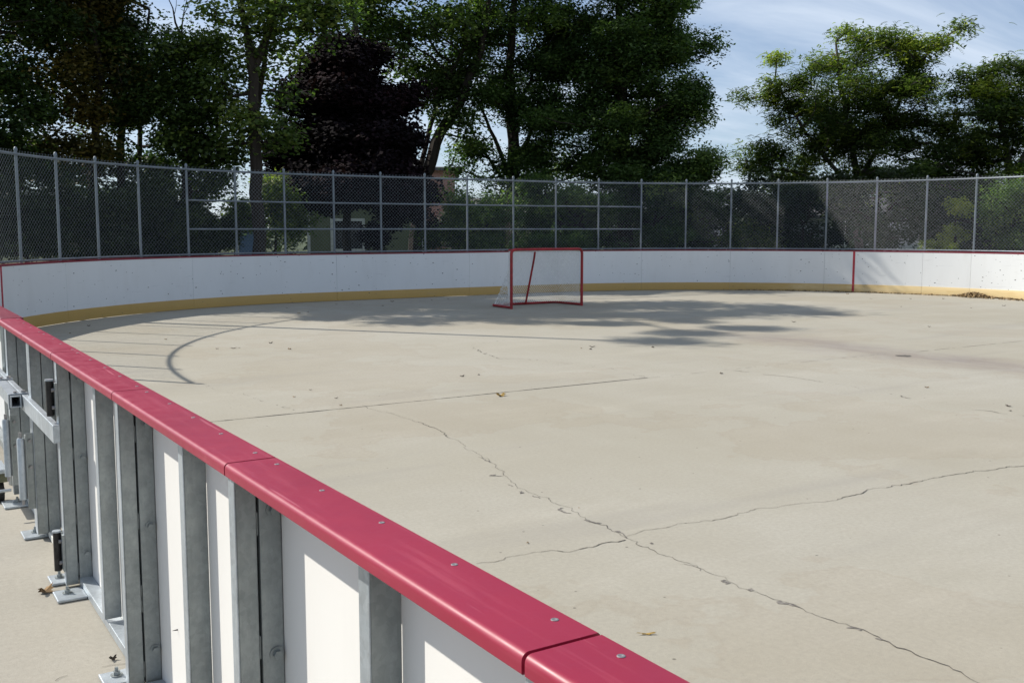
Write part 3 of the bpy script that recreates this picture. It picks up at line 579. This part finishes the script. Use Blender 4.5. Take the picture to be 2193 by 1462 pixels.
tree('honey_locust','second honey locust with yellow-green patches, at the right edge behind the fence','tree',[T((2170,.15),35.5,(2168,400,0,.12),(2150,290,0,.09),(2120,200,0,.05)),[(at(2168,400,35.5),.09),(at(2210,280,35.5),.07),(at(2240,170,35.5),.04)]],
  [blob(2120,180,35.5,60,50,34,.05),blob(2100,230,35.5,85,50,46,.35),blob(2200,200,35.5,90,70,59,.1),blob(2060,290,35.5,75,40,34),blob(2180,300,35.5,120,60,75),blob(2040,200,35.8,40,25,7),blob(2120,370,35.5,130,40,59),blob(2170,145,35.5,40,25,14,.1),blob(1985,345,35.3,75,50,40),blob(1950,280,35.3,60,45,24),blob(2080,350,35.5,90,55,50),blob(2180,240,35.5,100,60,56,.05),blob(2060,400,35.5,80,30,26),blob(2300,260,35.5,110,110,59)],
  'locust',n=88,seed=131,group=GP,tint=.3,kind='frond',sig=(.36,.36,.18),bark=BARK2,tvar=.16,fill=.5)
# undergrowth
GS='shrubs behind the fence'
def shrub(name,label,x,D,blobs,leaf,n=70,size=.10,seed=1,**kw):
    b=at(x,540,D); b.z=-.05; top=at(x,480,D)
    kw.setdefault('tint',.3); kw.setdefault('group',GS); kw.setdefault('tname','stem'); kw.setdefault('lname','foliage'); kw.setdefault('sig',(.26,.26,.22)); kw.setdefault('fill',.4)
    return tree(name,label,'shrub',[[(b,.05),(top,.03)]],blobs,leaf,n=n,size=size,seed=seed,zmin=.05,twig=.006,**kw)
shrub('evergreen_shrub','large dark evergreen shrub rising beside the left-edge sky gap',230,25.5,[blob(200,470,25.5,85,85,119),blob(270,470,25.5,80,75,102),blob(180,520,25.3,70,40,51)],'bush',n=110,size=.09,seed=41)
shrub('evergreen_shrub','dark evergreen shrub at the far left end of the fence',60,25,[blob(40,470,25,90,75,119),blob(-50,440,25,90,100,119),blob(80,520,25,70,40,58)],'bush',n=110,size=.09,seed=42,tint=.22)
shrub('broadleaf_shrub','mottled green shrub with yellow sprigs, just left of the fence rails',340,26,[blob(340,450,26,70,80,102,.1),blob(385,500,26,60,60,75),blob(330,520,25.7,80,35,51,.2)],'bush',n=90,size=.11,seed=43,tint=.42)
shrub('clipped_hedge','dark clipped hedge with a flat top, left of the poplar trunk',460,27,[blob(440,505,27,40,38,75),blob(480,505,27,34,38,68),blob(420,480,27,30,20,24)],'bush',n=120,size=.08,seed=44,tint=.22,sig=(.2,.2,.16))
shrub('leafy_shrub','bright leafy green shrub around the poplar trunk',590,28,[blob(520,450,28,40,50,51,.2),blob(600,440,28,55,55,85,.2),blob(630,490,28,35,50,58,.1),blob(500,480,28.5,25,40,27,.15)],'poplar',n=60,size=.10,seed=45,tint=.32)
shrub('drooping_shrub','dark low shrub before the green house wall',790,29,[blob(800,500,29,28,34,27),blob(870,455,29.4,60,40,51),],'maple',n=90,size=.12,seed=46,tint=.3)
shrub('leafy_shrub','mid-green bush right of the pink brick gable',1000,30,[blob(990,440,30,30,36,37,.25),blob(1040,470,30,75,50,85,.1),blob(960,500,30,70,40,75),blob(1060,520,29.6,80,30,58,.15)],'oak',n=70,size=.10,seed=47,tint=.3)
shrub('broadleaf_shrub','deep green bush directly behind the hockey goal',1200,30.5,[blob(1150,450,30.5,70,60,95),blob(1250,460,30.5,80,60,102),blob(1200,520,29.8,110,30,85,.1)],'oak',n=80,size=.11,seed=48,tint=.18)
shrub('broadleaf_shrub','deep green bush under the broad full oak',1400,32,[blob(1340,450,32,60,60,75),blob(1420,440,32,70,60,85,.05),blob(1500,450,32,70,65,95),blob(1420,515,31.6,130,35,102)],'oak',n=80,size=.11,seed=49,tint=.16)
shrub('flowering_shrub','low mottled shrub at the foot of the fence, under the sky gap',1615,31.5,[blob(1605,505,31.5,38,34,44,.2),blob(1650,520,31.5,25,22,24,.1)],'poplar',n=60,size=.09,seed=50,tint=.3)
shrub('broadleaf_shrub','big shadowed bush under the feathery honey locust',1720,31.5,[blob(1640,440,31.5,70,50,78),blob(1720,450,31.5,80,60,85),blob(1690,500,32,60,40,34)],'bush',n=70,size=.12,seed=51,tint=.2)
shrub('broadleaf_shrub','thin shadowed bush letting pale siding show through',1880,32,[blob(1800,420,32,70,40,51),blob(1890,430,32,80,50,58),blob(1960,450,32,60,60,51),blob(1850,500,32.5,110,40,37)],'bush',n=60,size=.12,seed=52,tint=.2)
shrub('sapling','bright yellow-green sapling close behind the right of the fence',2045,30.0,[blob(2050,460,30.0,20,22,16,.2),blob(2055,495,30.0,16,22,12),blob(2020,510,30.0,22,14,10),blob(2035,527,30.0,45,12,18),blob(2035,440,30.0,14,8,5,.2)],'lime',n=60,size=.085,seed=53,tint=.45,sig=(.13,.13,.12))
shrub('broadleaf_shrub','rounded vine-covered green bush at the right end of the fence',2170,30.5,[blob(2190,470,30.5,55,80,102,.15),blob(2150,500,30.5,38,45,51,.1),blob(2260,450,30.5,70,100,102)],'oak',n=80,size=.085,seed=54,tint=.35)
shrub('broadleaf_shrub','shadowed bush between the sapling and the vine-covered bush',2090,32,[blob(2090,440,32,60,60,52),blob(2100,510,32,60,40,39),blob(2030,440,32.5,40,50,26)],'bush',n=70,size=.11,seed=55,tint=.18)
GB='dark bushes in the shade under the trees'
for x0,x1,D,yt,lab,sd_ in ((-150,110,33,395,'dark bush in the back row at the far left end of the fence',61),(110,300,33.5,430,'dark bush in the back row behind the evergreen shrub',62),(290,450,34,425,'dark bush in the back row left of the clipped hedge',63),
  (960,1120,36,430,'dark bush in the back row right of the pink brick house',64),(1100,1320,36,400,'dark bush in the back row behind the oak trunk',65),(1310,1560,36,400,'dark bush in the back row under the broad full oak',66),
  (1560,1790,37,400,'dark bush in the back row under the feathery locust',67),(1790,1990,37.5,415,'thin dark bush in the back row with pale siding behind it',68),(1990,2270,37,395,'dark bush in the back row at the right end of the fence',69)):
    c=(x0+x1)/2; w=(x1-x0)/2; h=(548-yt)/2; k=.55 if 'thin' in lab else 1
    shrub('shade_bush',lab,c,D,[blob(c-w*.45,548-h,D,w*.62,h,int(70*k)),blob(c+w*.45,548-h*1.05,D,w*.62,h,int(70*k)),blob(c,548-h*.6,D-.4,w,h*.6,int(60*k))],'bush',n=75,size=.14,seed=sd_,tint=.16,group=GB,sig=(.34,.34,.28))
# far wood closing the horizon
rng=np.random.default_rng(5); cs=[];
for i in range(520):
    x=rng.uniform(-500,2700); D=rng.uniform(62,95); p=at(x,540,D); h=(p.z-CAMH); z=rng.uniform(0,1)**.7*(3.0+.8*math.sin(x*.011)+.5*math.sin(x*.037+1)); cs.append((p.x,p.y,z))
v,t=foliage(np.array(cs),(1.3,1.3,.8),55,.42,.7,rng,.3+rng.normal(size=520)*.15); wd=leaf_mesh('distant_wood',v,t,LEAF['far'],None); tag(wd,'distant wood of dark green trees along the horizon','wood',kind='stuff')

# ------------------------------------------------------------------ buildings beyond the fence
def house(name,label,x0,x1,D,eave,wall,roof,ridge=1.8,depth=6,gable=False,windows=(),base=None,trimw=.12):
    a=at(x0,540,D); b=at(x1,540,D); a.z=b.z=0; c=(a+b)/2; W=(b-a).length/2; ux=(b-a).normalized(); uy=Vector((-ux.y,ux.x,0))
    if uy.dot(FWD)<0: uy=-uy
    root=thing(name,label,'house',c)
    def q(x,y,z): return c+ux*x+uy*y+Vector((0,0,z))
    def bx(x0,x1,y0,y1,z0,z1,nm,mt,par=None,mb=None):
        m=mb or MB(); m.add([q(x0,y0,z0),q(x1,y0,z0),q(x1,y1,z0),q(x0,y1,z0),q(x0,y0,z1),q(x1,y0,z1),q(x1,y1,z1),q(x0,y1,z1)],[(3,2,1,0),(4,5,6,7),(0,1,5,4),(1,2,6,5),(2,3,7,6),(3,0,4,7)])
        return m.build(nm,mt,par or root) if nm else m
    zb=.55 if base else 0
    m=MB()
    if gable:
        m.add([q(-W,0,zb),q(W,0,zb),q(W,0,eave),q(0,0,eave+ridge),q(-W,0,eave),q(-W,depth,zb),q(W,depth,zb),q(W,depth,eave),q(0,depth,eave+ridge),q(-W,depth,eave)],[(0,1,2,3,4),(9,8,7,6,5),(1,6,7,2),(5,0,4,9),(0,5,6,1)])
        m.build('wall',wall,root)
        r=MB(); o=.35; th=.12
        for sg in (-1,1):
            k=ridge/W; r.add([q(0,-o,eave+ridge+.02),q(sg*(W+o),-o,eave-o*k+.02),q(sg*(W+o),depth+o,eave-o*k+.02),q(0,depth+o,eave+ridge+.02),q(0,-o,eave+ridge+th),q(sg*(W+o),-o,eave-o*k+th),q(sg*(W+o),depth+o,eave-o*k+th),q(0,depth+o,eave+ridge+th)],[(0,1,2,3),(7,6,5,4),(0,4,5,1),(1,5,6,2),(2,6,7,3)])
        r.build('roof',roof,root)
    else:
        bx(-W,W,0,depth,zb,eave,'wall',wall)
        r=MB(); o=.4; r.add([q(-W-o,-o,eave-.05),q(W+o,-o,eave-.05),q(W+o,depth/2,eave+ridge),q(-W-o,depth/2,eave+ridge),q(-W-o,depth+o,eave-.05),q(W+o,depth+o,eave-.05),q(-W-o,-o,eave+.1),q(W+o,-o,eave+.1),q(W+o,depth/2,eave+ridge+.15),q(-W-o,depth/2,eave+ridge+.15),q(-W-o,depth+o,eave+.1),q(W+o,depth+o,eave+.1)],
          [(0,1,2,3),(3,2,5,4),(6,9,8,7),(9,10,11,8),(0,6,7,1),(4,5,11,10),(1,7,8,2),(2,8,11,5),(0,3,9,6),(3,4,10,9)]); r.build('roof',roof,root)
    if base: bx(-W-.02,W+.02,-.03,depth+.02,-.05,zb-.003,'foundation',base)
    if trimw:
        for sg in (-1,1): bx(sg*W-trimw/2,sg*W+trimw/2,-.034,-.004,zb,eave-.06,'corner_board',M['trim'])
    for (wx0,wx1,z0,z1) in windows:
        wi=bx(wx0,wx1,-.03,-.006,z0,z1,'window',M['glass']); t=.11; fr=MB()
        for e in ((wx0-t,wx1+t,-.06,-.006,z1+.003,z1+t),(wx0-t,wx1+t,-.07,-.006,z0-t,z0-.003),(wx0-t,wx0-.003,-.06,-.006,z0,z1),(wx1+.003,wx1+t,-.06,-.006,z0,z1),((wx0+wx1)/2-.02,(wx0+wx1)/2+.02,-.05,-.032,z0,z1)): bx(*e,None,None,None,fr)
        fr.build('window_frame',M['trim'],wi)
    return root
house('green_house','olive-green sided house with a white-framed window, behind the purple maple',662,905,42,2.9,M['green'],M['shing'],1.6,7,windows=((-1.30,-.15,.85,1.95),),base=M['fbrick'])
house('brick_house','pink brick gable-ended house peeping out right of the purple maple',880,975,55,4.75,M['brick'],M['shing'],.25,8,trimw=0)
house('grey_house','grey-roofed house half hidden by bushes right of the pink brick house',985,1250,50,2.2,M['grey'],M['shing2'],.9,8,windows=((-1,.2,1,2),))
house('white_house','pale house glimpsed through the bush behind the broad full oak',1400,1560,48,2.1,M['pale'],M['shing2'],1.0,8,gable=True)
house('pale_house','pale sided house glimpsed through leaves below the feathery honey locust',1700,2120,44,2.1,M['grey'],M['shing'],.8,8,windows=((-2.2,-1.2,1,2.1),(1.2,2.2,1,2.1)))
house('blue_shed','small blue shed with white corner trim, left of the poplar trunk',508,548,40,1.9,M['blue'],M['shing2'],.5,2.5,gable=True,trimw=.14)

# ------------------------------------------------------------------ light pole left of the rink (its shadow crosses the floor)
lp=thing('light_pole','tall thin light pole beyond the left boards','light pole',(1.25,22.5,0))
HP=11.4
MB().tube([(1.25,22.5,0),(1.25,22.5,HP)],[.085,.05],12).build('pole',M['pole'],lp,smooth=True)
MB().box(1.0,1.5,22.42,22.58,HP-.02,HP+.06).build('crossarm',M['pole'],lp,bevel=.01)

# ------------------------------------------------------------------ fallen leaves
def leafmesh(name,mat,size,seed):
    rg=random.Random(seed); out=[]; n=9; m=MB()
    for k in range(n*2):
        a=PI*k/n; r=size*.5*(1 if k%2==0 else .6)*rg.uniform(.75,1.15); out.append((math.cos(a)*r*1.3,math.sin(a)*r*.8,size*.22*(abs(math.cos(a))**2)*rg.uniform(.5,1.2)))
    m.add([(0,0,.003)]+out,[(0,k+1,(k+1)%(2*n)+1) for k in range(2*n)])
    o=m.build(name,mat,recalc=False); md=o.modifiers.new('thick','SOLIDIFY'); md.thickness=.0015; return o
GL='leaves scattered on the rink floor'
protos=[leafmesh('fallen_leaf',M['bleaf'],.055,1),leafmesh('fallen_leaf',M['bleaf'],.075,2),leafmesh('fallen_leaf',M['dleaf'],.06,3)]
spots=[(1025,803),(990,806),(1245,746),(1268,743),(1398,744),(512,745),(500,746),(465,747),(580,735),(620,748),(355,727),(190,698),(150,714),(1815,630),(2150,655),(1930,657),(1865,640),(960,641),(1085,640),(840,646),(877,642),(1040,637),(925,643),(1450,625),(960,634),(640,671),(660,668),(755,650),(770,653),(820,655),(615,660),(720,652),(1265,748),(630,850),(665,835),(720,853),(730,868),(1700,690),(1990,700),(1950,640),(2020,640),(2080,660),(1545,800),(1985,830),(2160,870),(2163,880),(1130,1163),(1240,1088)]
for i,(x,y) in enumerate(spots):
    o=protos[i%3] if i<3 else protos[random.randrange(3)].copy()
    if i>=3: COL.objects.link(o)
    p=ground(x,y); o.location=(p.x,p.y,.004); s=random.uniform(.55,1.05)*(.3 if y>1000 else (.7 if y>820 else 1)); o.scale=(s,s,s*random.uniform(.6,1.6)); o.rotation_euler=(0,0,random.uniform(0,6.28))
    tag(o,'small dry leaf lying loose on the rink floor','leaf',GL)
def one(mat,size,x,y,seed,label,sc=(1,1,1),rz=.3):
    o=leafmesh('fallen_leaf',mat,size,seed); p=ground(x,y); o.location=(p.x,p.y,.004); o.scale=sc; o.rotation_euler=(0,0,rz); tag(o,label,'leaf')
one(M['yleaf'],.10,1073,848,11,'curled yellow leaf alone in the middle of the rink floor',(1,1,1.5))
one(M['dleaf'],.085,98,1268,12,'curled tan leaf on the walkway beside the bolted base plates',(1,1,1.5),.8)
one(M['bleaf'],.028,242,1412,13,'tiny dark scrap lying on the walkway near the crack',(1,1,2.2))
one(M['yleaf'],.05,1385,1358,14,'thin yellow sprig on the rink floor close to the red cap',(1.5,.4,.6),-.5)
PALELEAF=plain('pale_dry_leaf',(.36,.25,.13),.85,0,.5,18)  # paler brown for the drifted leaves
# drift of leaves along the foot of the boards
rng=np.random.default_rng(9); pts=[]
sa,sb=near_s(*ground(2030,634)[:2]),near_s(*ground(2140,640)[:2])
for i in range(620):
    s=rng.normal((sa+sb)/2,(sb-sa)*.23); h=math.exp(-((s-(sa+sb)/2)/((sb-sa)*.26))**2); pts.append((*P(s,-.03-abs(rng.normal())*.17*h-.01),.012+rng.uniform(0,1)*.11*h))
for i in range(420):
    s=rng.uniform(near_s(19.9,20.1),sb+1.4); pts.append((*P(s,-.02-abs(rng.normal())*.035),.008+rng.uniform(0,.012)))
for i in range(90):
    s=rng.normal(near_s(*ground(2175,641)[:2]),.35); pts.append((*P(s,-.28-abs(rng.normal())*.06),.010+rng.uniform(0,.02)))
v,t=foliage(np.array(pts),(.012,.012,.006),1,.062,.65,rng,np.full(len(pts),.5),.3); lm=leaf_mesh('leaf_drift',v,t,PALELEAF,None); tag(lm,'brown drift of dry leaves heaped against the sunlit boards','leaves',kind='stuff')

# ------------------------------------------------------------------ light
EL=R(38.3); AZ=math.atan2(-.605,.796)
sd=Vector((math.sin(AZ)*math.cos(EL),math.cos(AZ)*math.cos(EL),math.sin(EL)))
sl=bpy.data.lights.new('sun','SUN'); sl.energy=4.8; sl.angle=R(.53); sl.color=(1,.95,.86); so=bpy.data.objects.new('sun',sl); COL.objects.link(so); so.rotation_euler=sd.to_track_quat('Z','Y').to_euler(); so.location=(0,0,30)
W=bpy.data.worlds.new('World'); S.world=W; W.use_nodes=True; nt=W.node_tree; bg=nt.nodes['Background']
sky=nt.nodes.new('ShaderNodeTexSky'); sky.sky_type='NISHITA'; sky.sun_disc=False; sky.sun_elevation=EL; sky.sun_rotation=AZ; sky.altitude=200; sky.air_density=1.0; sky.dust_density=.25; sky.ozone_density=2.2
tc=nt.nodes.new('ShaderNodeTexCoord'); sx=nt.nodes.new('ShaderNodeSeparateXYZ'); nt.links.new(tc.outputs['Generated'],sx.inputs[0])
def wm(op,a,b):
    x=nt.nodes.new('ShaderNodeMath'); x.operation=op
    for i,q in enumerate((a,b)):
        if isinstance(q,(int,float)): x.inputs[i].default_value=q
        else: nt.links.new(q,x.inputs[i])
    return x.outputs[0]
zz=wm('ADD',wm('MAXIMUM',sx.outputs[2],0),.12); cx=nt.nodes.new('ShaderNodeCombineXYZ')
nt.links.new(wm('DIVIDE',sx.outputs[0],zz),cx.inputs[0]); nt.links.new(wm('DIVIDE',sx.outputs[1],zz),cx.inputs[1])
mp=nt.nodes.new('ShaderNodeMapping'); mp.inputs['Rotation'].default_value=(0,0,R(-25)); mp.inputs['Scale'].default_value=(.55,1.5,1); nt.links.new(cx.outputs[0],mp.inputs[0])
n1=nt.nodes.new('ShaderNodeTexNoise'); n1.inputs['Scale'].default_value=1.1; n1.inputs['Detail'].default_value=9; n1.inputs['Roughness'].default_value=.58; n1.inputs['Distortion'].default_value=.5; nt.links.new(mp.outputs[0],n1.inputs['Vector'])
mrg=nt.nodes.new('ShaderNodeMapRange'); mrg.inputs[1].default_value=.36; mrg.inputs[2].default_value=.72; mrg.inputs[3].default_value=0.2; mrg.inputs[4].default_value=.95; nt.links.new(n1.outputs['Fac'],mrg.inputs[0])
mx=nt.nodes.new('ShaderNodeMix'); mx.data_type='RGBA'; nt.links.new(mrg.outputs[0],mx.inputs[0]); tn=nt.nodes.new('ShaderNodeMix'); tn.data_type='RGBA'; tn.blend_type='MULTIPLY'; tn.inputs[0].default_value=1; nt.links.new(sky.outputs[0],tn.inputs[6]); tn.inputs[7].default_value=(.86,.98,1.16,1); nt.links.new(tn.outputs[2],mx.inputs[6]); mx.inputs[7].default_value=(8.4,9.5,11.0,1)
nt.links.new(mx.outputs[2],bg.inputs[0]); bg.inputs[1].default_value=.073
S.view_settings.view_transform='Standard'; S.view_settings.look='None'; S.view_settings.exposure=.33; S.view_settings.gamma=1
